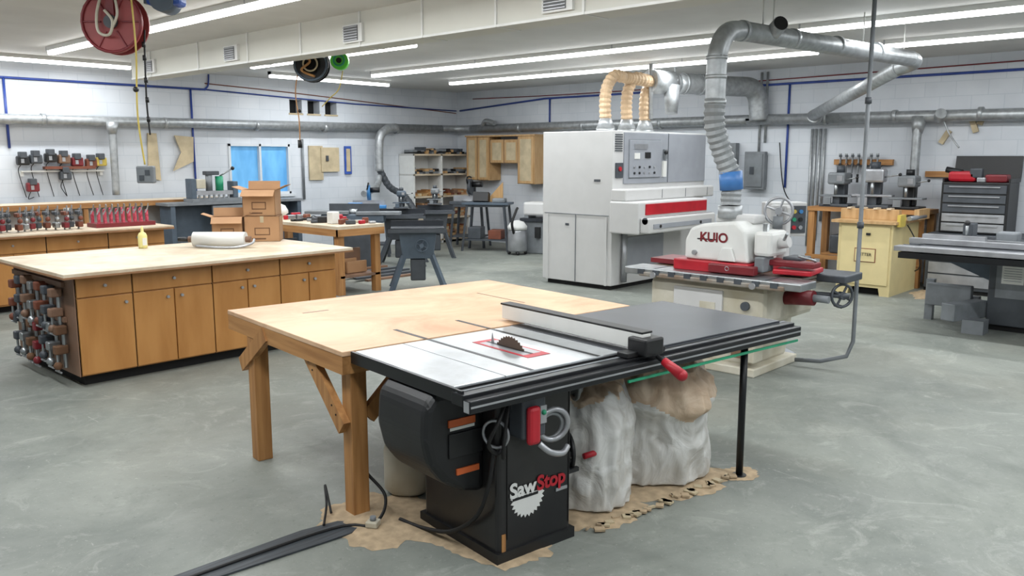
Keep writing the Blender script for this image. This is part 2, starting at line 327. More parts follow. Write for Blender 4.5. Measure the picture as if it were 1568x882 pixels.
# dust bags
for n,(u,v,r,h) in enumerate(((1.06,.42,.265,.66),(1.64,.43,.31,.74))):
    o=O('dust_collection_bag',TL,TR)
    if n==0: pr=[(r*.8,0),(r*1.02,.03),(r*1.06,.15),(r*1.02,.28),(r*1.03,.40),(r*.98,.5),(r*.86,.6),(r*.5,h),(r*.1,h+.01)]
    else: pr=[(r*.8,0),(r*.98,.03),(r*1.0,.15),(r*.95,.28),(r*.96,.40),(r*1.1,.47),(r*1.04,.55),(r*.8,.63),(r*.55,.68),(r*.1,h-.05)]
    o.bag((u,v,0),pr,'plastic_bag','bagtop',.60 if n==0 else .45,seed=3+n*7,amp=.15)
    o.done()
o=O('dust_collection_drum',TL,TR);o.lathe((.40,1.06,0),[(.1,0),(.13,.03),(.13,.24),(.11,.3),(.05,.33)],'cream',n=24);o.tube([(.4,1.06,.3),(.45,.95,.4),(.5,.72,.35)],.05,'flex',rib=.1,step=.02);o.done()
# sawdust
def blob(o,cx,cy,rx,ry,z,k='sawdust',n=90,seed=0):
    i=o.mi(k);rings=[]
    def w(q): return 1+.28*mnoise.noise(Vector((math.cos(6.2832*q/n)*2+seed,math.sin(6.2832*q/n)*2,0)))+.14*mnoise.noise(Vector((math.cos(6.2832*q/n)*8+seed,math.sin(6.2832*q/n)*8,3)))
    for f,zz in ((1,.0012),(.93,z*.5),(.75,z),(.4,z*1.3),(.05,z*1.3)):
        rings.append([o.bm.verts.new((cx+math.cos(6.2832*q/n)*rx*f*w(q),cy+math.sin(6.2832*q/n)*ry*f*w(q),zz)) for q in range(n)])
    for A,B in zip(rings,rings[1:]):
        for q in range(n):
            f=o.bm.faces.new((A[q],A[(q+1)%n],B[(q+1)%n],B[q]));f.material_index=i;f.smooth=True
    f=o.bm.faces.new(rings[-1]);f.material_index=i
o=O('sawdust_pile',TL,TR)
blob(o,.12,.82,.30,.34,.009,seed=1);blob(o,.42,.42,.28,.40,.006,seed=2);blob(o,1.0,.34,.38,.32,.014,seed=3);blob(o,1.6,.36,.40,.36,.012,seed=4);blob(o,1.98,.07,.12,.1,.005,seed=5)
for j in range(34):
    x=random.uniform(.75,1.9);o.box(x,.05+random.uniform(-.03,.05),.008,x+.04,.065+random.uniform(0,.04),.018,random.choice(('sawdust','sawdust','tan_template')),rot=(0,0,random.uniform(-60,60)))
o.done()
o=O('floor_cord_cover')
o.prism([(2.25,3.14),(2.36,3.2),(2.28,3.3),(2.1,3.34),(1.3,3.36),(.6,3.43),(.6,3.27),(1.5,3.22)],'z',.002,.010,'mat')
o.tube([(.7,3.33,.012),(1.4,3.29,.014),(2.2,3.24,.014),(2.36,3.12,.02),(2.50,3.2,.1),(2.47,3.36,.25),(2.55,3.5,.5)],.008,'rubber');o.tube([(2.2,3.3,.014),(2.3,3.42,.05),(2.35,3.5,.12),(2.3,3.38,.02)],.006,'rubber');o.done()
o=O('electrical_plug',(2.36,3.12,.012),30);o.box(-.03,-.03,0,.03,.03,.03,'cream',b=.006);o.cyl((0,0,.03),(0,0,.05),.015,'gray');o.done()

# ---------------- cabinet island ----------------
o=O('cabinet_island')
o.box(2.42,6.86,0,4.7,8.1,.1,'dark');o.box(2.37,6.78,.09,4.75,8.14,.875,'cabwood');o.box(2.36,6.775,.09,2.372,8.14,.875,'brownend')
o.box(2.25,6.64,.878,4.87,8.24,.915,'benchtop',b=.004);o.box(2.246,6.636,.875,4.874,8.244,.89,'edgeband')
us=[2.37,2.80,3.48,4.14,4.75]
for a,b in zip(us,us[1:]):
    o.box(a+.006,6.762,.71,b-.006,6.782,.87,'cabwood',b=.003);o.cyl(((a+b)/2,6.762,.79),((a+b)/2,6.74,.79),.012,'silver')
    if b-a<.5: ds=[(a,b)]
    else: ds=[(a,(a+b)/2),((a+b)/2,b)]
    for i,(c,d) in enumerate(ds):
        o.box(c+.005,6.762,.1,d-.005,6.782,.70,'cabwood',b=.003)
        kx=d-.06 if i==0 else c+.06
        o.cyl((kx,6.762,.64),(kx,6.74,.64),.012,'silver')
    o.box(a-.003,6.775,.09,a+.003,6.781,.875,'dark')
o.done()
def bar_clamp(o,x,y,z,L=.45,dx=(0,0,-1),side=(0,-1,0),jaw='darkred'):
    p=Vector((x,y,z));d=Vector(dx).normalized();s=Vector(side).normalized()
    o.cyl(p,p+d*L,.011,'steel',n=6)
    for t,k in ((.03,'dgray'),(L*.55,jaw)):
        q=p+d*t;o.cyl(q-s*.02,q+s*.12,.02,k,n=6)
    q=p+d*(L*.55)+s*.11;o.cyl(q-d*.14,q+d*.14,.009,'steel',n=6);o.cyl(q+d*.14,q+d*.26,.018,jaw,n=8);o.cyl(q-d*.14,q-d*.16,.022,'steel',n=8)
def hand_screw(o,x,y,z,k,s=1):
    o.cyl((x,y,z),(x,y,z-.26*s),.014*s,'steel',n=8);o.box(x-.06*s,y-.03*s,z-.03,x+.02,y+.03*s,z+.04,k,b=.01);o.box(x-.07*s,y-.03*s,z-.16*s,x+.02,y+.03*s,z-.10*s,k,b=.01)
    o.cyl((x-.05*s,y,z-.1*s),(x-.05*s,y,z-.28*s),.01,'steel',n=8);o.cyl((x-.05*s,y-.05*s,z-.28*s),(x-.05*s,y+.05*s,z-.28*s),.008,'silver',n=6);o.sph((x-.05*s,y,z-.24*s),.03*s,k,n=10)
o=O('hanging_clamps')
for j in range(7):
    y=7.95-j*.155
    hand_screw(o,2.33,y,.78-random.uniform(0,.08),('leather','dgray','brownend','steel')[j%4],1.15)
    hand_screw(o,2.33,y-.05,.50-random.uniform(0,.10),('dgray','steel','cardboard_dark','darkred')[j%4],1.15)
o.box(2.335,6.95,.78,2.358,8.1,.82,'brownend');o.box(2.335,6.95,.5,2.358,8.1,.54,'brownend');o.done()
o=O('stretch_wrap_roll',(4.0,7.58,.918),-47)
o.cyl((-.25,0,.075),(.25,0,.075),.072,'plastic_white',n=28);o.cyl((-.30,0,.075),(.30,0,.075),.03,'brownend');o.cyl((-.4,0,.075),(-.3,0,.075),.022,'black')
o.tube([(-.2,-.09,.02),(0,-.15,.012),(.2,-.13,.012),(.32,-.05,.04),(.33,0,.075)],.012,'silver');o.done()
o=O('glue_bottle',(3.46,8.05,.916));o.lathe((0,0,0),[(.038,0),(.042,.02),(.042,.12),(.03,.145),(.014,.155),(.014,.175),(.008,.2),(.004,.21)],'glue');o.box(-.02,-.045,.03,.02,-.041,.1,'paper');o.done()
def carton(name,x,y,z,w,d,h,rz,flaps=True):
    o=O(name,(x,y,z),rz);t=.006
    o.box(-w/2,-d/2,0,w/2,d/2,t,'cardboard')
    for q in ((-w/2,-d/2,w/2,-d/2+t),(-w/2,d/2-t,w/2,d/2),(-w/2,-d/2,-w/2+t,d/2),(w/2-t,-d/2,w/2,d/2)): o.box(q[0],q[1],0,q[2],q[3],h,'cardboard')
    if flaps:
        brace(o,(-w/2,0,h),(-w/2-.09,0,h+.06),(t,d),'cardboard') if False else o.prism([(-w/2,h),(-w/2-.1,h+.035),(-w/2-.1,h+.04),(-w/2,h+.006)],'y',-d/2,d/2,'cardboard')
        o.prism([(w/2,h),(w/2+.11,h+.05),(w/2+.11,h+.056),(w/2,h+.006)],'y',-d/2,d/2,'cardboard')
        o.box(-w/2,d/2-t,h,w/2,d/2,h+.09,'cardboard',rot=(-12,0,0)) ;o.prism([(-d/2,h),(-d/2-.08,h-.06),(-d/2-.085,h-.055),(-d/2,h+.006)],'x',-w/2,w/2,'cardboard')
    else: o.box(-w/2,-d/2,h-t,w/2,d/2,h,'cardboard')
    o.box(-w*.22,-d/2-.001,h*.25,w*.22,-d/2,h*.55,'cardboard_dark');o.box(-w*.19,-d/2-.002,h*.29,w*.19,-d/2-.001,h*.51,'cardboard')
    o.box(-w*.3,-d/2-.001,h*.08,w*.1,-d/2,h*.14,'cardboard_dark');o.box(-w*.05,-d/2-.0015,h*.75,w*.05,-d/2,h,'tan_template')
    o.done()
carton('cardboard_box',4.67,7.9,.916,.35,.3,.26,-38,False);carton('cardboard_box',4.37,8.09,.916,.30,.2,.25,-35);carton('cardboard_box',4.67,7.92,1.178,.33,.28,.26,-44)

o=O('cabinet_bench');o.box(1.4,10.85,0,4.85,11.6,.08,'dark');o.box(1.35,10.75,.08,4.9,11.65,.86,'cabwood');o.box(1.3,10.6,.865,4.97,11.7,.905,'benchtop',b=.004);o.box(1.3,10.595,.862,4.972,10.6,.885,'edgeband')
for j in range(5):
    a=1.35+j*.71;b=a+.71;o.box(a+.006,10.732,.68,b-.006,10.75,.85,'cabwood',b=.003);o.box(a+.006,10.732,.1,a+.35,10.75,.67,'cabwood',b=.003);o.box(a+.36,10.732,.1,b-.006,10.75,.67,'cabwood',b=.003);o.cyl(((a+b)/2,10.732,.77),((a+b)/2,10.715,.77),.012,'silver');o.box(a-.004,10.74,.08,a+.004,10.749,.86,'dark')
o.done()
o=O('clamp_cluster')
for j in range(15):
    x=2.75+j*.085;y=10.9+random.uniform(0,.2);k=('darkred','dgray','leather','steel')[j%4]
    o.cyl((x,y,.906),(x+.02,y,1.16),.011,'steel',n=6);o.box(x-.03,y-.09,.93,x+.03,y+.03,1.0,k,b=.012);o.box(x-.03,y-.09,1.08,x+.03,y+.03,1.13,'dgray' if j%3 else 'leather',b=.012);o.cyl((x,y-.07,.95),(x+.01,y-.09,1.2),.009,'silver',n=6);o.sph((x,y-.09,1.04),.03,k,n=8)
o.done()
o=O('spring_clamp_rack',(4.45,11.0,.906))
for j in range(9):
    for k in range(2):
        x=-.3+j*.075;o.box(x,-.1+k*.2,0,x+.035,-.06+k*.2,.2+.03*(j%2),'pink',b=.01);o.cyl((x+.02,-.1+k*.2,.2),(x+.02,-.14+k*.2,.28),.008,'steel',n=6);o.cyl((x-.01,-.1+k*.2,.16),(x+.04,-.1+k*.2,.25),.008,'silver',n=6)
o.box(-.34,-.14,0,.4,.16,.05,'darkred');o.done()
o=O('spray_bottle',(3.95,11.3,.906));o.lathe((0,0,0),[(.04,0),(.045,.1),(.03,.15),(.012,.2)],'plastic_white');o.box(-.05,-.015,.19,.02,.015,.24,'plastic_white');o.done()

o=O('long_workbench');o.box(1.5,12.55,1.09,6.9,13.25,1.13,'benchtop');o.box(1.5,12.54,1.06,6.9,12.55,1.135,'lumberx')
o.box(1.5,12.9,0,6.6,13.25,1.06,'sanderwhite')
for j in range(9): o.box(1.6+j*.6,12.56,0,1.66+j*.6,12.62,1.09,'lumber')
o.done()
o=O('metal_work_table');o.box(5.6,12.1,1.06,7.9,12.5,1.1,'gray');o.box(5.65,12.12,0,5.72,12.48,1.06,'bluegray');o.box(7.8,12.12,0,7.87,12.48,1.06,'bluegray');o.box(5.7,12.4,.3,7.8,12.45,1.05,'bluegray');o.box(6.3,12.1,.78,6.9,12.14,1.04,'gray');o.done()

def bench_machine(name,x,y,z,rz,c1='gray',c2='dgray',s=1.):
    o=O(name,(x,y,z),rz)
    o.box(-.25*s,-.2*s,0,.25*s,.2*s,.05*s,c2,b=.01);o.box(-.1*s,.02*s,.05*s,.1*s,.18*s,.5*s,c2,b=.02);o.box(-.28*s,-.15*s,.17*s,.28*s,.1*s,.2*s,c1,b=.005);o.box(-.06*s,-.1*s,.04*s,.06*s,.05*s,.18*s,c2)
    o.box(-.14*s,-.18*s,.38*s,.16*s,.14*s,.58*s,c1,b=.03);o.cyl((-.0,-.12*s,.2*s),(0,-.12*s,.4*s),.03*s,'steel');o.cyl((.1*s,-.1*s,.45*s),(.38*s,-.2*s,.5*s),.012*s,'steel');o.sph((.38*s,-.2*s,.5*s),.025*s,'black');o.box(-.18*s,-.2*s,.02*s,-.05*s,-.16*s,.16*s,c1)
    o.cyl((0,.05*s,.58*s),(0,.05*s,.68*s),.07*s,c2);o.box(.03*s,-.185*s,.44*s,.12*s,-.179*s,.53*s,'silver')
    o.done()
o=O('multi_spindle_boring_machine',(6.4,12.28,1.102))
o.box(-.4,-.14,0,.4,.14,.05,'gray');o.box(-.38,-.1,.05,-.3,.1,.35,'bluegray',b=.01);o.box(.3,-.1,.05,.38,.1,.3,'bluegray',b=.01);o.box(-.3,-.08,.1,.3,.1,.16,'silver')
for j in range(7): o.cyl((-.24+j*.08,-.05,.05),(-.24+j*.08,-.05,.12),.018,'steel',n=8)
o.cyl((-.05,0,.16),(-.05,0,.42),.05,'gray');o.cyl((.12,0,.16),(.12,0,.38),.06,'green');o.box(-.12,-.06,.4,.1,.06,.46,'dgray',b=.01);o.cyl((.12,-.02,.38),(.3,-.1,.5),.012,'steel');o.sph((.3,-.1,.5),.03,'black');o.box(-.3,-.1,.2,-.15,.08,.34,'cream',b=.01)
o.done()
o=O('wood_workbench');o.box(6.3,8.9,.86,7.05,11.2,.9,'benchtop');o.box(6.3,8.9,.77,6.34,11.2,.86,'lumbery');o.box(6.3,8.9,.77,7.05,8.94,.86,'lumberx');o.box(6.36,8.95,.22,7.0,11.15,.25,'brownend')
for x in (6.34,6.92):
    for y in (8.95,11.05): o.box(x,y,0,x+.09,y+.09,.86,'lumber')
o.done()
o=O('scrap_lumber_pile')
for j in range(34): o.box(6.42+random.uniform(0,.2),9.1+j*.055,.255+.001*j,6.85+random.uniform(-.1,.1),9.14+j*.055,.255+random.uniform(.05,.35),random.choice(('brownend','dgray','cardboard','leather','black')),b=.005)
o.done()
o=O('hand_tools')
for j in range(46):
    x=6.4+random.uniform(0,.5);y=9.0+j*.044;k=random.choice(('red','dgray','black','silver','dgray','cream','leather'));L=random.uniform(.05,.18);o.box(x,y,.902,x+L,y+.05,.902+random.uniform(.02,.08),k,b=.008,rot=(0,0,random.uniform(-30,30)))
o.sph((6.7,10.95,1.0),.14,'plastic_white',(1.2,1,.7),noise=.1);o.box(6.5,9.3,.902,6.62,9.42,1.06,'plastic_white',b=.01);o.box(6.75,9.6,.902,6.9,9.75,1.0,'red',b=.02);o.done()

def splay_machine(name,x,y,rz,s=1,c='bluegray',h=.92):
    o=O(name,(x,y,0),rz)
    for a in (-1,1):
        for b in (-1,1):
            brace(o,(a*.42*s,b*.32*s,0),(a*.22*s,b*.16*s,.5*h),(.06,.05),c);o.box(a*.42*s-.04,b*.32*s-.04,0,a*.42*s+.04,b*.32*s+.04,.02,c)
    o.box(-.24*s,-.18*s,.46*h,.24*s,.18*s,.86*h,c,top=(1.25,1.2),b=.01);o.box(-.42*s,-.3*s,.88*h,.42*s,.3*s,.92*h,'castiron',b=.01);o.box(-.33*s,-.24*s,.84*h,.33*s,.24*s,.89*h,c)
    o.box(-.42*s,.12*s,.92*h,.42*s,.15*s,1.0*h,'castiron');o.wheel((.05,-.26*s,.66*h),(0,-1,0),.08,c,r=.008);o.box(-.12*s,-.14*s,.12,.12*s,.14*s,.45*h,'dgray',b=.02);o.box(-.46*s,-.32*s,.85*h,.46*s,-.30*s,.9*h,'dgray')
    return o
splay_machine('stationary_sander',7.47,8.72,-40,.85).done()
def stand(o,w,d,h,k='dgray'):
    for a in (-1,1):
        for b in (-1,1): brace(o,(a*w/2,b*d/2,0),(a*w*.4,b*d*.4,h),(.04,.04),k)
    o.box(-w*.42,-d*.42,h-.04,w*.42,d*.42,h,k);o.box(-w*.45,-d*.45,.2,w*.45,d*.45,.23,k)
def miter_saw(name,x,y,rz,h=.8,c='dgray',s=1.,std=True):
    o=O(name,(x,y,0),rz)
    if std: stand(o,.7,.5,h)
    o.box(-.35*s,-.15*s,h,.35*s,.12*s,h+.06*s,c,b=.01);o.cyl((0,-.02,h+.06*s),(0,-.02,h+.08*s),.15*s,'silver');o.box(-.32*s,.02*s,h+.06*s,.32*s,.05*s,h+.16*s,'silver')
    brace(o,(0,.22*s,h+.05*s),(0,.24*s,h+.35*s),(.08*s,.08*s),c);o.cyl((-.03*s,.02*s,h+.32*s),(.03*s,.02*s,h+.32*s),.14*s,c,n=24);o.cyl((.03*s,.05*s,h+.36*s),(.22*s,.05*s,h+.36*s),.05*s,'black')
    o.tube([(-.02,-.1*s,h+.38*s),(0,-.2*s,h+.46*s),(0,-.08*s,h+.5*s),(0,.1*s,h+.48*s)],.016*s,'black');o.cyl((-.012*s,.0,h+.3*s),(-.01*s,0,h+.3*s),.15*s,'steel',n=30)
    o.done()
o=O('jointer_machine',(8.1,11.0,0),-48)
o.box(-.3,-.18,0,.3,.18,.75,'dgray',b=.02);o.box(-.75,-.14,.88,-.06,.12,.93,'gray',b=.005);o.box(.06,-.14,.87,.75,.12,.92,'gray',b=.005);o.box(-.5,-.12,.75,.5,.1,.88,'bluegray',b=.02);o.box(-.4,.06,.92,.4,.09,1.04,'dgray');o.cyl((-.06,-.0,.91),(.06,0,.91),.05,'steel');o.box(-.12,.1,.9,.12,.2,1.05,'skyblue',b=.02);o.wheel((-.6,-.16,.8),(0,-1,0),.06,'dgray',r=.008)
o.done()
splay_machine('router_table',9.0,10.9,-45,.9,'dgray').done();bench_machine('benchtop_planer',9.0,10.9,.935,-45,'bluegray','dgray',.5)
splay_machine('disc_sander',10.1,11.3,-40,.75,'dgray').done();bench_machine('spindle_sander',10.1,11.3,.935,-45,'gray','dgray',.5)
miter_saw('miter_saw',11.75,12.1,-60,.84,'dgray',1.1)
miter_saw('miter_saw',9.4,12.3,-40,.86,'skyblue',.9)
o=O('steel_bench',(11.5,11.35,0),-60);stand(o,.9,.5,.88,'dgray');o.box(-.45,-.25,.88,.45,.25,.92,'bluegray',b=.005);o.box(-.3,0,.92,.0,.16,1.1,'black',rot=(-15,0,0));o.box(.1,-.1,.92,.35,.1,1.0,'gray',b=.02);o.prism([(-.1,.92),(.25,.92),(.25,1.3)],'y',.17,.2,'oak');o.box(-.35,-.2,.23,-.1,.15,.45,'dgray',b=.01);o.box(.05,-.2,.23,.3,.15,.4,'leather',b=.01);o.done()
o=O('shop_vacuum',(11.35,10.45,0));o.lathe((0,0,.06),[(.16,0),(.18,.03),(.18,.3),(.17,.36),(.17,.4)],'silver');o.lathe((0,0,.46),[(.18,0),(.18,.06),(.12,.14),(.03,.17)],'white')
for a in range(4): o.sph((.15*math.cos(a*1.57+.8),.15*math.sin(a*1.57+.8),.035),.034,'black',n=10)
o.tube([(-.15,-.05,.4),(-.25,-.1,.6),(-.15,-.1,.8),(0,0,.85)],.025,'rubber',rib=.1,step=.015);o.done()
o=O('drum_sander',(11.9,10.3,0),-70);o.box(-.3,-.25,0,.3,.25,.6,'gray',b=.02);o.box(-.35,-.3,.6,.35,.3,.66,'castiron');o.box(-.32,-.22,.7,.32,.22,.95,'sanderwhite',b=.04);o.box(-.05,-.31,.3,.05,-.25,.5,'black');o.box(-.3,-.2,.66,-.22,.2,.72,'gray');o.box(.22,-.2,.66,.3,.2,.72,'gray');o.done()
o=O('lumber_offcuts')
for j in range(9): o.box(7.3+random.uniform(-.1,.1),9.7+j*.09,.001+.03*(j%3),8.3,9.77+j*.09,.03+.03*(j%3),random.choice(('brownend','cardboard_dark','leather','dgray')))
o.done()
o=O('shelf_unit')
for x in (11.1,11.85,12.64): o.box(x,13.05,0,x+.04,13.49,1.84,'white')
for z in (.05,.5,.95,1.4,1.8): o.box(11.1,13.05,z,12.68,13.49,z+.035,'benchtop')
o.box(11.1,13.46,0,12.68,13.49,1.84,'white');o.done()
o=O('shelf_clutter')
for z in (.086,.536,.986,1.436,1.836):
    for x0,x1 in ((11.16,11.82),(11.91,12.62)):
        x=x0
        while x<x1-.05:
            w=min(random.uniform(.04,.12),x1-x);nn=random.randint(3,7) if z<.9 else random.randint(1,3);zz=z
            for q in range(nn):
                h=random.uniform(.025,.055);o.box(x,13.07+random.uniform(0,.05),zz+.001,x+w*.92,13.4,zz+h,random.choice(('oak','cardboard','lumbery','leather','brownend','tan_template')) if z<1.3 else random.choice(('dgray','oak','black','gray')),b=.004);zz+=h
            x+=w
o.done()
o=O('upper_cabinets')
def wc(y0,y1,z0,z1,xf):
    o.box(xf,y0,z0,12.74,y1,z1,'oak')
    n=2 if y1-y0>.5 else 1
    for j in range(n):
        a=y0+(y1-y0)*j/n+.012;b=y0+(y1-y0)*(j+1)/n-.012
        o.box(xf-.02,a,z0+.01,xf,b,z1-.01,'oak',b=.004);o.box(xf-.023,a+.055,z0+.06,xf-.019,b-.055,z1-.06,'tan_template',b=.002);o.box(xf-.016,b,z0,xf-.001,b+.012,z1,'brownend')
wc(12.2,12.85,1.3,2.18,12.4);wc(11.4,12.18,1.65,2.12,12.42);wc(10.95,11.38,1.25,2.18,12.38);o.box(12.36,10.93,2.18,12.74,12.87,2.21,'oak');o.done()

# ---------------- wide belt sander ----------------
o=O('wide_belt_sander')
o.box(9.12,6.7,0,11.35,7.8,.07,'dark');o.box(9.07,6.65,.06,11.4,7.86,2.12,'sanderwhite',b=.01)
o.box(9.06,7.255,.07,9.071,7.265,1.0,'gray');o.box(9.062,6.7,.995,9.071,7.82,1.005,'gray')
o.box(9.062,7.38,.84,9.072,7.44,.87,'dgray');o.box(9.062,6.85,1.45,9.072,6.95,1.48,'dgray')
for y in (6.72,7.75): o.box(9.05,y,.06,9.07,y+.03,.98,'sanderwhite')
o.box(9.3,6.63,1.42,11.38,6.652,2.1,'sandergray',b=.005);o.box(10.35,6.625,1.42,10.36,6.64,2.1,'dgray')
o.box(9.4,6.61,1.5,10.15,6.632,2.0,'sandergray',b=.005);o.box(9.395,6.625,1.49,10.155,6.631,2.01,'gray')
for j in range(5):
    for i in range(2): o.cyl((9.5+j*.12,6.61,1.56+i*.08),(9.5+j*.12,6.595,1.56+i*.08),.016,random.choice(('black','dgray','red','silver')))
o.box(9.5,6.6,1.75,9.62,6.612,1.83,'plastic_white');o.box(9.75,6.6,1.76,9.88,6.612,1.84,'black');o.box(9.5,6.6,1.88,9.8,6.612,1.95,'silver');o.box(10.2,6.6,1.5,10.28,6.64,1.72,'plastic_white');o.sph((10.24,6.59,1.84),.03,'black');o.box(10.22,6.6,1.75,10.3,6.63,1.88,'gray')
for j in range(8): o.box(9.11,6.64,1.85+j*.03,9.27,6.65,1.865+j*.03,'dgray')
o.box(9.12,6.63,1.5,9.28,6.65,1.7,'dgray',b=.004);o.cyl((9.2,6.63,1.62),(9.2,6.615,1.62),.03,'red')
for x in (9.9,10.5,11.1): o.box(x,6.415,1.22,x+.008,6.42,1.34,'gray')
o.box(9.05,6.42,1.2,11.3,6.66,1.36,'sanderwhite',b=.02);o.box(9.02,6.2,.78,10.75,6.66,1.2,'sanderwhite',b=.02)
o.box(9.18,6.185,1.03,10.7,6.2,1.17,'red');o.box(9.06,6.05,.80,10.72,6.2,1.0,'sanderwhite',b=.02);o.cyl((9.06,6.12,.96),(10.72,6.12,.96),.045,'dgray');o.box(9.15,6.04,.86,10.6,6.052,.92,'sandergray')
for x in (9.3,10.3): o.cyl((x,6.04,.89),(x,6.03,.89),.02,'black')
o.cyl((9.3,6.6,.1),(9.3,6.6,.8),.04,'silver');o.box(9.4,6.63,.2,10.3,6.652,.7,'sandergray',b=.005)
for x in (9.5,10.0,10.45): o.cyl((x,7.1,2.12),(x,7.1,2.16),.13,'galv');o.cyl((x,7.1,2.16),(x,7.1,2.3),.13,'galv',r2=.08)
o.done()
o=O('sander_dust_hoses')
for i,x in enumerate((9.5,10.0,10.45)):
    o.tube([(x,7.1,2.285),(x-.02,7.1,2.5),(x+.02,7.1,2.72),(x+.16,7.08,2.88),(x+.34,7.05,2.87),(10.62+.1*i,7.0,2.84)],.085,'hosetan',n=14,rib=.16,step=.03)
o.cyl((10.45,7.0,2.32),(10.45,7.02,3.1),.03,'galv')
o.tube([(10.45,7.04,2.85),(10.9,6.95,2.85)],.17,'galv',n=20,sm=False);o.cyl((10.85,6.96,2.85),(11.05,6.92,2.85),.17,'galv',r2=.13)
o.tube([(11.0,6.93,2.85),(12.0,6.6,2.85),(12.35,6.45,2.84),(12.5,6.4,2.7),(12.55,6.38,2.35)],.15,'galv',n=20)
for t in (.1,.4,.7): o.tube([(11+t,6.93-.33*t,2.85),(11.04+t,6.917-.33*t,2.85)],.157,'galv',n=20,sm=False)
o.cyl((10.8,6.88,2.8),(10.75,6.85,2.4),.12,'galv',r2=.09);o.cyl((10.9,6.9,2.85),(10.9,6.9,ZC),.01,'galv')
o.done()

# ---------------- rip saw ----------------
o=O('straight_line_rip_saw')
o.box(6.2,3.1,0,7.0,4.0,.07,'cream',b=.01);o.box(6.3,3.18,.06,6.95,3.95,.5,'cream',top=(1.12,1.12),b=.03);o.box(6.02,2.95,.46,6.95,4.0,.78,'cream',b=.05)
o.box(6.0,3.3,.52,6.022,3.75,.72,'sanderwhite',b=.004);o.box(5.995,3.36,.55,6.003,3.5,.62,'cream');o.box(6.19,3.1,.12,6.35,3.2,.44,'cream',b=.01);o.box(6.18,3.2,.15,6.24,3.3,.42,'brownend')
o.cyl((6.02,3.1,.62),(5.99,3.1,.62),.035,'dgray')
o.box(5.92,2.75,.78,6.85,4.05,.82,'rusty',b=.01);o.box(5.93,2.62,.79,6.2,4.2,.85,'steel',b=.01);o.box(6.5,2.52,.80,6.85,3.2,.86,'dgray',b=.01);o.box(6.22,2.75,.83,6.85,4.1,.85,'rusty')
for j in range(9): o.box(5.918,2.8+j*.15,.80,5.93,2.86+j*.15,.84,'dgray')
for y in (2.9,3.1,3.9): o.box(5.95,y,.8505,6.19,y+.02,.852,'dgray')
o.cyl((5.93,3.0,.8),(5.9,3.0,.8),.025,'silver');o.cyl((5.93,3.9,.8),(5.9,3.9,.8),.025,'silver')
o.box(6.06,3.12,.85,6.7,3.80,.94,'red',b=.01);o.box(6.02,3.05,.86,6.1,3.45,.93,'darkred',b=.01);o.box(6.25,3.80,.86,6.6,4.15,.90,'darkred')
o.box(6.2,2.7,.87,6.55,3.0,.91,'red',b=.01,rot=(0,0,8));o.box(6.22,2.66,.93,6.36,3.08,.975,'darkred',b=.01);o.box(6.3,2.8,.97,6.5,2.95,1.0,'dgray',b=.01);o.tube([(6.35,2.72,.95),(6.28,2.68,.99),(6.25,2.8,1.02)],.01,'steel')
o.prism([(3.14,.94),(3.72,.94),(3.72,1.1),(3.67,1.2),(3.56,1.24),(3.26,1.27),(3.18,1.2)],'x',6.1,6.62,'white',b=.025)
o.box(6.03,3.14,.87,6.04,3.34,.925,'blackgloss');o.box(6.022,3.18,.88,6.032,3.23,.915,'plastic_white');o.torus((6.02,3.28,.9),(1,0,0),.016,.003,'silver')
o.prism([(3.24,.95),(3.4,.95),(3.36,1.06),(3.28,1.06)],'x',6.07,6.11,'white',b=.008);o.cyl((6.1,3.62,1.0),(6.08,3.62,1.0),.02,'silver')
o.box(6.15,2.98,1.0,6.45,3.13,1.2,'white',b=.03);o.cyl((6.2,3.05,.9),(6.2,3.05,1.26),.025,'steel');o.cyl((6.3,3.0,1.1),(6.3,2.9,1.12),.045,'sanderwhite');o.cyl((6.3,2.95,1.12),(6.15,2.85,1.2),.012,'steel');o.box(6.12,3.02,.88,6.3,3.1,1.0,'gray',b=.01)
o.box(6.3,3.2,1.24,6.5,3.56,1.31,'sanderwhite',b=.02);o.cyl((6.35,3.45,1.28),(6.35,3.45,1.38),.1,'galv')
o.text('KUIO',(6.097,3.45,1.13),(90,0,-90),.105,'darkred',bold=.003)
o.box(6.097,3.42,1.11,6.0985,3.6,1.12,'black')
o.wheel((6.55,3.12,1.34),(-.9,-.4,0),.11,'silver');o.cyl((6.56,3.13,1.34),(6.75,3.2,1.34),.025,'dgray');o.box(6.66,3.1,.85,6.76,3.26,1.38,'sanderwhite',b=.02);o.cyl((6.5,3.1,1.2),(6.5,3.1,1.3),.04,'gray')
o.wheel((6.55,2.56,.70),(-.7,-1,0),.09,'dgray');o.cyl((6.45,2.95,.7),(6.55,2.5,.7),.02,'dgray')
o.cyl((6.4,2.97,.66),(6.4,2.72,.68),.06,'darkred');o.cyl((6.4,2.8,.68),(6.4,2.6,.68),.03,'gray')
o.done()
o=O('control_box_pedestal',(7.2,3.38,0),-40)
o.box(-.05,-.05,0,.05,.05,1.1,'sandergray');o.box(-.12,-.12,0,.12,.12,.02,'sandergray');o.box(-.17,-.1,1.08,.17,.1,1.38,'sanderwhite',b=.01);o.box(.0,-.112,1.11,.155,-.1,1.35,'dgray')
for i in range(2):
    for j in range(3): o.cyl((.045+i*.06,-.112,1.16+j*.07),(.045+i*.06,-.125,1.16+j*.07),.018,('red','green','yellow','silver','black','skyblue')[i*3+j])
o.done()
o=O('conduit_drop');o.tube([(7.0,2.62,ZC),(7.0,2.62,.25),(6.98,2.66,.12),(6.9,2.85,.06),(6.85,3.05,.05)],.018,'gray',n=8,sm=False)
for z in (1.2,2.2): o.cyl((7,2.62,z),(7,2.62,z+.05),.026,'dgray')
o.done()
o=O('rip_saw_dust_duct')
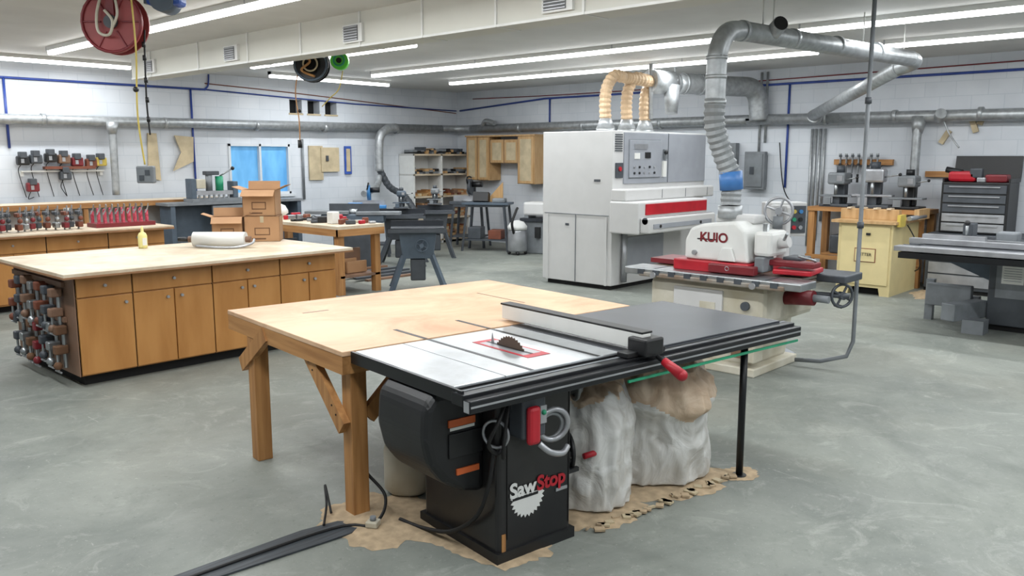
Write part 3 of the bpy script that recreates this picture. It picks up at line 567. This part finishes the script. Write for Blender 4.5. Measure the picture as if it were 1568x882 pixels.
o.tube([(6.35,3.45,1.385),(6.36,3.45,1.52)],.085,'flex',n=16,rib=.1,sm=False,step=.02);o.cyl((6.36,3.45,1.51),(6.35,3.46,1.66),.095,'bandblue')
o.tube([(6.35,3.46,1.64),(6.28,3.52,1.85),(6.22,3.55,2.05),(6.22,3.55,2.25)],.088,'flex',n=16,rib=.14,step=.025)
o.tube([(6.22,3.55,2.2),(6.22,3.55,2.5),(6.22,3.54,2.62),(6.27,3.53,2.72),(6.36,3.52,2.78),(6.52,3.5,2.8)],.08,'galv',n=18)
o.tube([(6.5,3.5,2.8),(9.35,3.1,2.78)],.08,'galv',n=18,sm=False);o.tube([(9.33,3.1,2.78),(9.47,3.1,2.76),(9.55,3.18,2.74),(9.57,3.3,2.71)],.08,'galv',n=18)
o.tube([(9.57,3.27,2.72),(12.4,5.45,2.38)],.08,'galv',n=18,sm=False)
for t in (.0,.25,.5,.75): o.tube([(6.5+2.85*t,3.5-.4*t,2.8),(6.54+2.85*t,3.494-.4*t,2.8)],.086,'galv',n=18,sm=False)
for z in (2.2,2.4,2.55): o.cyl((6.22,3.55,z),(6.22,3.55,z+.03),.087,'galv')
o.cyl((6.9,3.44,2.8),(6.8,3.3,2.87),.065,'galv');o.cyl((6.8,3.3,2.87),(6.795,3.293,2.873),.06,'dark')
for x,y in ((6.8,3.46),(6.95,3.44),(8.4,3.23),(9.2,3.12)): o.cyl((x,y,2.84),(x,y,ZC),.006,'plastic_white')
o.done()

# ---------------- wall pipes ----------------
o=O('spiral_dust_duct')
o.tube([(1.6,13.35,2.3),(4,13.35,2.3),(12.2,13.35,2.36)],.075,'galv',n=14,sm=False);o.tube([(12.15,13.35,2.36),(12.45,13.3,2.36),(12.58,13.1,2.36),(12.6,12.9,2.36)],.075,'galv',n=14)
for x in (2.9,4.4,6.2,7.8,9.2,10.9): o.cyl((x,13.35,2.31),(x+.06,13.35,2.31),.085,'galv')
o.tube([(5.37,13.3,2.3),(5.37,13.3,2.1),(5.37,13.32,1.2)],.055,'galv',n=12);o.cyl((5.37,13.3,2.3),(5.37,13.3,2.12),.1,'galv',r2=.06)
o.tube([(10.9,13.32,2.35),(10.6,13.28,2.3),(10.42,13.25,2.1),(10.4,13.25,1.5)],.085,'galv',n=12);o.tube([(10.4,13.25,1.55),(10.6,13.2,1.2),(10.9,13.1,1.0),(11.0,12.9,.7)],.07,'dgray',n=12,rib=.1,step=.04);o.tube([(10.4,13.25,1.4),(10.2,13.1,1.2),(9.6,12.7,1.1)],.06,'galv',n=12)
o.done()
o=O('spiral_dust_duct')
o.tube([(12.6,12.9,2.36),(12.6,6.5,2.36)],.08,'galv',n=14,sm=False);o.tube([(12.6,6.6,2.36),(12.6,.5,2.3)],.08,'galv',n=14,sm=False)
for y in (11.5,9.9,8.2,5.3,4.3,3.2): o.cyl((12.6,y,2.345),(12.6,y+.06,2.345),.09,'galv')
o.tube([(12.6,4.0,2.32),(12.55,4.0,2.1),(12.55,4.0,1.2)],.06,'galv',n=12);o.cyl((12.6,4.0,2.32),(12.56,4.0,2.1),.11,'galv',r2=.065)
o.tube([(12.6,3.72,2.36),(12.58,3.6,2.1),(12.55,3.45,1.9)],.012,'galv',n=8)
o.cyl((12.6,3.75,2.3),(12.45,3.68,2.36),.07,'galv');o.cyl((12.6,5.45,2.36),(12.35,5.4,2.38),.1,'galv');o.tube([(12.6,12.6,2.36),(12.5,12.4,2.5),(12.45,12.1,2.45)],.05,'galv')
o.done()
o=O('blue_conduit')
o.tube([(1.6,13.48,2.88),(7,13.48,2.88)],.018,'conduit',n=6,sm=False);o.tube([(6.98,13.48,2.88),(7.05,13.48,2.95),(7.07,13.48,3.13)],.014,'conduit',n=6)
for x in (4.0,6.74): o.tube([(x,13.48,2.88),(x,13.48,1.9 if x<5 else 1.2)],.018,'conduit',n=6,sm=False)
o.tube([(7,13.48,2.88),(10,13.48,2.78),(12.7,13.48,2.75)],.012,'conduit',n=6,sm=False);o.tube([(7,13.49,2.98),(9,13.49,2.9),(12.7,13.49,2.7)],.009,'leather',n=6);o.done()
o=O('blue_conduit')
o.tube([(12.73,13.4,2.75),(12.73,11,2.9),(12.73,1,2.9)],.018,'conduit',n=6,sm=False)
for y,z in ((10.87,2.3),(5.98,1.3)): o.tube([(12.73,y,2.9),(12.73,y,z)],.018,'conduit',n=6,sm=False)
o.tube([(12.73,13,2.98),(12.73,9,2.95),(12.73,1,3.03)],.009,'darkred',n=6)
o.done()
o=O('gray_conduit_group')
for y,z0 in ((6.45,1.86),(6.35,2.0),(5.58,.4),(5.45,.5),(5.52,.6),(5.38,.8)): o.tube([(12.725,y,3.1 if y>6.2 else 2.2),(12.725,y,z0)],.02,'galv',n=6,sm=False)
o.tube([(12.72,6.1,2.0),(12.72,6.0,1.3),(12.72,5.8,1.0)],.008,'rubber',n=6);o.done()
o=O('gray_conduit_group');o.tube([(8.82,13.47,2.1),(8.82,13.47,1.0)],.025,'gray',n=6,sm=False);o.done()
o=O('electrical_panel');o.box(12.6,6.28,1.26,12.70,6.63,1.86,'gray',b=.01);o.box(12.7,6.3,1.3,12.749,6.6,1.8,'gray');o.box(12.585,6.31,1.3,12.6,6.6,1.82,'gray',b=.005);o.box(12.575,6.45,1.5,12.586,6.52,1.62,'dgray');o.done()
o=O('disconnect_switch');o.box(12.62,6.8,1.5,12.745,7.0,2.0,'gray',b=.01);o.box(12.6,6.85,1.6,12.62,6.9,1.7,'red');o.done()

o=O('line_boring_machine')
o.box(11.2,3.8,0,12.03,4.35,.1,'dark');o.prism([(3.73,0),(3.85,0),(3.87,.1),(4.24,.1),(4.26,0),(4.42,0),(4.42,.93),(3.73,.93)],'x',11.07,12.04,'machineyellow')
o.box(11.05,3.76,.14,11.07,4.38,.9,'machineyellow',b=.005);o.box(11.0,3.68,.93,12.04,4.5,.965,'oak');o.box(11.03,4.0,.78,11.05,4.05,.81,'black');o.box(11.045,3.92,.43,11.05,4.19,.61,'leather');o.box(11.04,3.93,.44,11.046,4.18,.60,'machineyellow')
o.text('RITTER',(11.035,4.055,.53),(90,0,-90),.055,'black')
o.box(11.3,3.75,.965,11.4,4.5,1.1,'oak',b=.005);o.box(11.6,3.6,.965,12.03,3.66,1.1,'oak')
for j in range(4): o.box(11.28,3.85+j*.17,1.1,11.42,3.9+j*.17,1.12,'benchtop')
o.box(11.1,3.66,.9,11.3,3.7,1.05,'yellow');o.cyl((11.3,3.62,1.0),(11.9,3.62,1.0),.03,'silver');o.tube([(11.5,3.7,.9),(11.4,3.55,.7),(11.45,3.5,.4),(11.6,3.6,.3)],.008,'rubber')
o.done()
o=O('floor_sawdust');blob(o,11.75,3.35,.5,.3,.008,seed=8);o.done()
o=O('sliding_table_saw')
o.box(9.7,1.0,0,10.7,2.25,.08,'dark');o.box(9.65,1.0,.06,10.7,2.27,.80,'dgray',b=.01);o.box(9.635,1.7,.35,9.652,2.2,.72,'gray');o.box(9.63,1.95,.5,9.636,2.15,.7,'paper');o.box(9.63,1.75,.4,9.636,1.9,.6,'paper')
for j in range(6): o.box(9.628,1.97,.53+j*.025,9.631,2.13,.535+j*.025,'gray')
o.box(9.1,1.0,.82,10.7,2.85,.87,'castiron',b=.005);o.prism([(2.25,.5),(2.8,.72),(2.8,.82),(2.25,.82)],'x',9.7,10.5,'bluegray')
o.box(8.95,.6,.83,9.12,3.0,.88,'silver',b=.004);o.box(8.94,.6,.76,9.1,2.95,.82,'rail');o.box(9.4,.6,.875,9.5,3.0,.93,'silver',b=.004);o.box(9.75,1.0,.875,9.83,2.95,.92,'silver')
for j in range(5): o.cyl((9.2+j*.2,2.9,.84),(9.2+j*.2,3.05,.84),.02,'dgray')
o.box(9.9,2.1,.87,10.1,2.3,1.0,'gray',b=.02);o.box(10.2,2.6,.87,10.4,2.7,1.05,'dgray',b=.01);o.box(9.5,2.3,.92,9.58,2.9,.97,'silver');o.cyl((9.6,2.5,.93),(9.6,2.5,1.1),.015,'steel');o.sph((9.6,2.5,1.1),.03,'black');o.cyl((9.45,1.9,.93),(9.45,1.9,1.05),.015,'steel')
o.box(9.635,1.2,.1,9.65,1.6,.7,'bluegray');o.cyl((9.62,1.45,.5),(9.64,1.45,.5),.05,'silver')
o.box(9.75,2.45,.18,9.85,2.9,.42,'gray',b=.01);o.box(9.85,2.85,0,9.93,2.93,.45,'gray');o.box(9.2,2.35,.12,9.75,2.5,.3,'gray',b=.01,rot=(0,0,-20));o.box(9.86,2.4,0,9.96,2.5,.3,'gray');o.box(9.3,2.2,0,9.5,2.4,.14,'gray')
o.done()

o=O('shop_bench');o.box(12.06,3.68,1.0,12.68,5.3,1.06,'lumbery');o.box(12.06,3.68,.3,12.1,5.3,.36,'lumbery')
for y in (3.7,4.5,5.2):
    for x in (12.08,12.58): o.box(x,y,0,x+.09,y+.09,1.0,'lumber')
o.box(12.15,3.8,.36,12.6,5.1,.38,'lumbery');o.box(12.2,4.0,.38,12.5,4.4,.7,'gray',b=.02);o.box(12.2,4.6,.38,12.5,5.0,.65,'dgray',b=.02)
o.done()
bench_machine('benchtop_drill_press',12.3,4.95,1.061,-90,'gray','dgray',.85);bench_machine('benchtop_mortiser',12.3,4.45,1.061,-80,'silver','dgray',.95);bench_machine('bench_grinder',12.3,3.98,1.061,-90,'gray','black',.8)
o=O('clamp_rail');o.box(12.68,4.35,1.66,12.745,5.2,1.74,'lumbery')
for j in range(7): bar_clamp(o,12.66,4.55+j*.09,1.82,.28,side=(-1,-.3,0),jaw=('black','dgray','brownend')[j%3])
o.box(12.69,3.55,1.5,12.745,3.9,1.58,'lumbery');o.done()
o=O('tool_chest_stand');o.box(12.0,2.5,.0,12.7,3.6,.06,'dark');o.box(11.98,2.5,.05,12.7,3.6,.78,'dgray',b=.01)
for j in range(4): o.box(11.965,2.55,.1+j*.16,11.98,3.55,.24+j*.16,'silver')
o.done()
o=O('tool_chest');o.box(12.1,2.7,.785,12.6,3.5,1.45,'black',b=.01)
for j in range(5):
    o.box(12.085,2.73,.81+j*.125,12.1,3.47,.915+j*.125,'silver' if j<2 else 'dgray',b=.003);o.box(12.07,2.8,.885+j*.125,12.085,3.4,.9+j*.125,'silver')
o.prism([(12.6,1.45),(12.64,1.45),(12.70,1.78),(12.66,1.79)],'y',2.7,3.5,'black')
o.box(12.12,2.7,1.45,12.6,2.72,1.5,'black');o.box(12.12,3.48,1.45,12.6,3.5,1.5,'black');o.done()
o=O('power_tools',(12.3,3.1,1.452));o.box(-.12,.02,0,.1,.36,.14,'red',b=.04);o.cyl((-.05,.2,.12),(-.05,.4,.16),.04,'black');o.box(-.1,-.34,0,.1,-.08,.1,'darkred',b=.02);o.box(-.15,-.1,.0,-.05,.0,.06,'silver',b=.01);o.box(-.12,-.05,.05,-.02,.1,.18,'dgray',b=.02);o.done()
o=O('lumber_blocks')
for y,z,r in ((3.65,1.95,30),(3.3,2.1,-20),(3.2,2.2,20)): o.box(12.7,y,z,12.745,y+.07,z+.2,'tan_template',rot=(r,0,0))
o.done()

# left wall items
o=O('battery_charger_rack');o.box(4.1,13.4,1.56,5.25,13.46,1.58,'white');o.box(4.1,13.44,1.5,4.14,13.495,1.58,'white');o.box(5.2,13.44,1.5,5.24,13.495,1.58,'white')
for x,z,k in ((4.05,1.66,'black'),(4.22,1.68,'dgray'),(4.42,1.7,'black'),(4.6,1.68,'brownend'),(4.78,1.64,'darkred'),(4.98,1.62,'leather'),(5.12,1.64,'yellow'),(4.6,1.44,'dgray'),(4.15,1.28,'darkred')):
    o.box(x,13.34,z,x+.16,13.45,z+.13,k,b=.02);o.box(x+.03,13.31,z+.1,x+.12,13.44,z+.19,'dgray',b=.01);o.tube([(x+.05,13.4,z),(x+.02,13.42,z-.1),(x+.1,13.44,1.2)],.006,'rubber',n=5)
    o.box(x+.04,13.33,z+.03,x+.08,13.34,z+.09,'silver')
o.box(4.4,13.33,1.6,5.1,13.45,1.64,'leather');o.done()
o=O('router_templates')
o.prism([(5.95,1.45),(6.15,1.4),(6.12,2.15),(5.98,2.15)],'y',13.46,13.49,'tan_template');o.prism([(6.35,1.55),(6.7,1.7),(6.72,2.1),(6.4,2.12),(6.5,1.85)],'y',13.43,13.455,'tan_template')
o.done()
o=O('router_templates')
o.box(8.95,13.46,1.35,9.25,13.49,1.98,'tan_template');o.box(9.2,13.44,1.5,9.6,13.459,1.95,'tan_template');o.box(9.75,13.46,1.45,9.9,13.49,1.98,'blue');o.box(9.78,13.455,1.5,9.87,13.461,1.93,'tan_template');o.box(9.3,13.42,1.7,9.35,13.44,1.8,'dgray');o.done()
# hanging things
o=O('air_hose_reel',(2.85,6.85,0),-47)
zc=2.8
o.cyl((0,-.07,zc),(0,-.05,zc),.235,'brickred',n=32);o.cyl((0,.05,zc),(0,.07,zc),.235,'brickred',n=32);o.cyl((0,-.05,zc),(0,.05,zc),.17,'darkred');o.torus((0,-.075,zc),(0,1,0),.225,.012,'darkred');o.cyl((0,-.1,zc),(0,-.07,zc),.05,'dgray')
for a in range(6): o.cyl((.08*math.cos(a*1.047),-.073,zc+.08*math.sin(a*1.047)),(.22*math.cos(a*1.047),-.073,zc+.22*math.sin(a*1.047)),.007,'darkred',n=6)
o.box(-.03,-.09,2.84,.03,.09,ZC,'darkred');o.tube([(-.05,-.1,3.0),(-.09,-.11,2.85),(-.08,-.12,2.72),(.0,-.12,2.7),(.03,-.12,2.8),(-.03,-.11,2.88)],.011,'cream');o.tube([(.05,-.1,2.98),(.07,-.12,2.85),(.02,-.12,2.74)],.01,'cream')
o.tube([(.22,0,2.75),(.21,0,2.6),(.2,0,2.2),(.21,0,1.95)],.007,'rubber')
for z in (2.62,2.52,2.35,2.2,2.05): o.cyl((.205,0,z),(.205,0,z+.04),.014,'black')
o.done()
o=O('overhead_hoist',(3.14,6.6,0),-47);o.box(-.13,-.08,2.93,.14,.08,ZC,'blue',b=.03);o.cyl((.0,-.1,2.97),(.0,.1,2.97),.09,'bluegray');o.box(-.16,-.03,2.95,-.12,.03,3.02,'bluegray')
o.done()
o=O('hanging_power_drop',(2.82,6.5,0),-47);o.tube([(0,0,ZC),(.02,0,2.6),(0,.0,2.1),(.03,0,1.72)],.007,'yellow',n=6);o.sph((0,0,2.28),.022,'black')
o.box(-.03,-.03,1.58,.10,.03,1.71,'gray',b=.01);o.box(-.005,-.036,1.60,.03,-.03,1.64,'dgray');o.box(.04,-.036,1.64,.075,-.03,1.68,'dgray');o.done()
o=O('cord_reel',(5.75,8.35,0),-47)
for k,r in (('black',.2),('rubber',.12)):
    o.cyl((-.1,-.06,2.82),(-.1,-.04,2.82),r,k,n=28);o.cyl((-.1,.06,2.82),(-.1,.04,2.82),r,k,n=28)
o.cyl((-.1,-.05,2.82),(-.1,.05,2.82),.15,'dgray');o.tube([(-.25,-.08,2.95),(-.1,-.1,2.85),(-.2,-.09,2.75),(-.05,-.09,2.68)],.014,'lumber');o.torus((-.1,-.09,2.82),(0,1,0),.08,.01,'tan_template');o.torus((-.1,-.07,2.82),(0,1,0),.18,.012,'bluegray')
o.cyl((.22,-.05,2.86),(.22,.05,2.86),.1,'brightgreen',n=28);o.torus((.22,-.06,2.86),(0,1,0),.06,.01,'green');o.cyl((.22,-.07,2.86),(.22,-.05,2.86),.03,'dark')
o.box(-.13,-.03,2.9,-.07,.03,ZC,'black');o.box(.2,-.03,2.9,.24,.03,ZC,'black');o.box(-.2,-.06,3.06,.3,.06,ZC,'dgray')
o.tube([(-.26,0,2.75),(-.3,0,2.5),(-.27,0,2.2),(-.27,0,1.95)],.007,'lumber',n=6);o.cyl((-.27,0,1.88),(-.27,0,1.97),.025,'black');o.tube([(.25,0,2.75),(.2,0,2.55),(.1,0,2.45),(.0,0,2.35)],.006,'yellow',n=6)
o.sph((-.26,0,2.3),.02,'black');o.done()

w=bpy.data.worlds.new('w');sc.world=w;w.use_nodes=True;w.node_tree.nodes['Background'].inputs[0].default_value=(.75,.85,1,1);w.node_tree.nodes['Background'].inputs[1].default_value=.25
cam=bpy.data.cameras.new('camera');cam.sensor_width=36;cam.lens=1290/1568*36;co=bpy.data.objects.new('camera',cam);co.location=(0,0,1.78);co.rotation_euler=(math.radians(90-8.86),0,math.radians(-47));sc.collection.objects.link(co);sc.camera=co
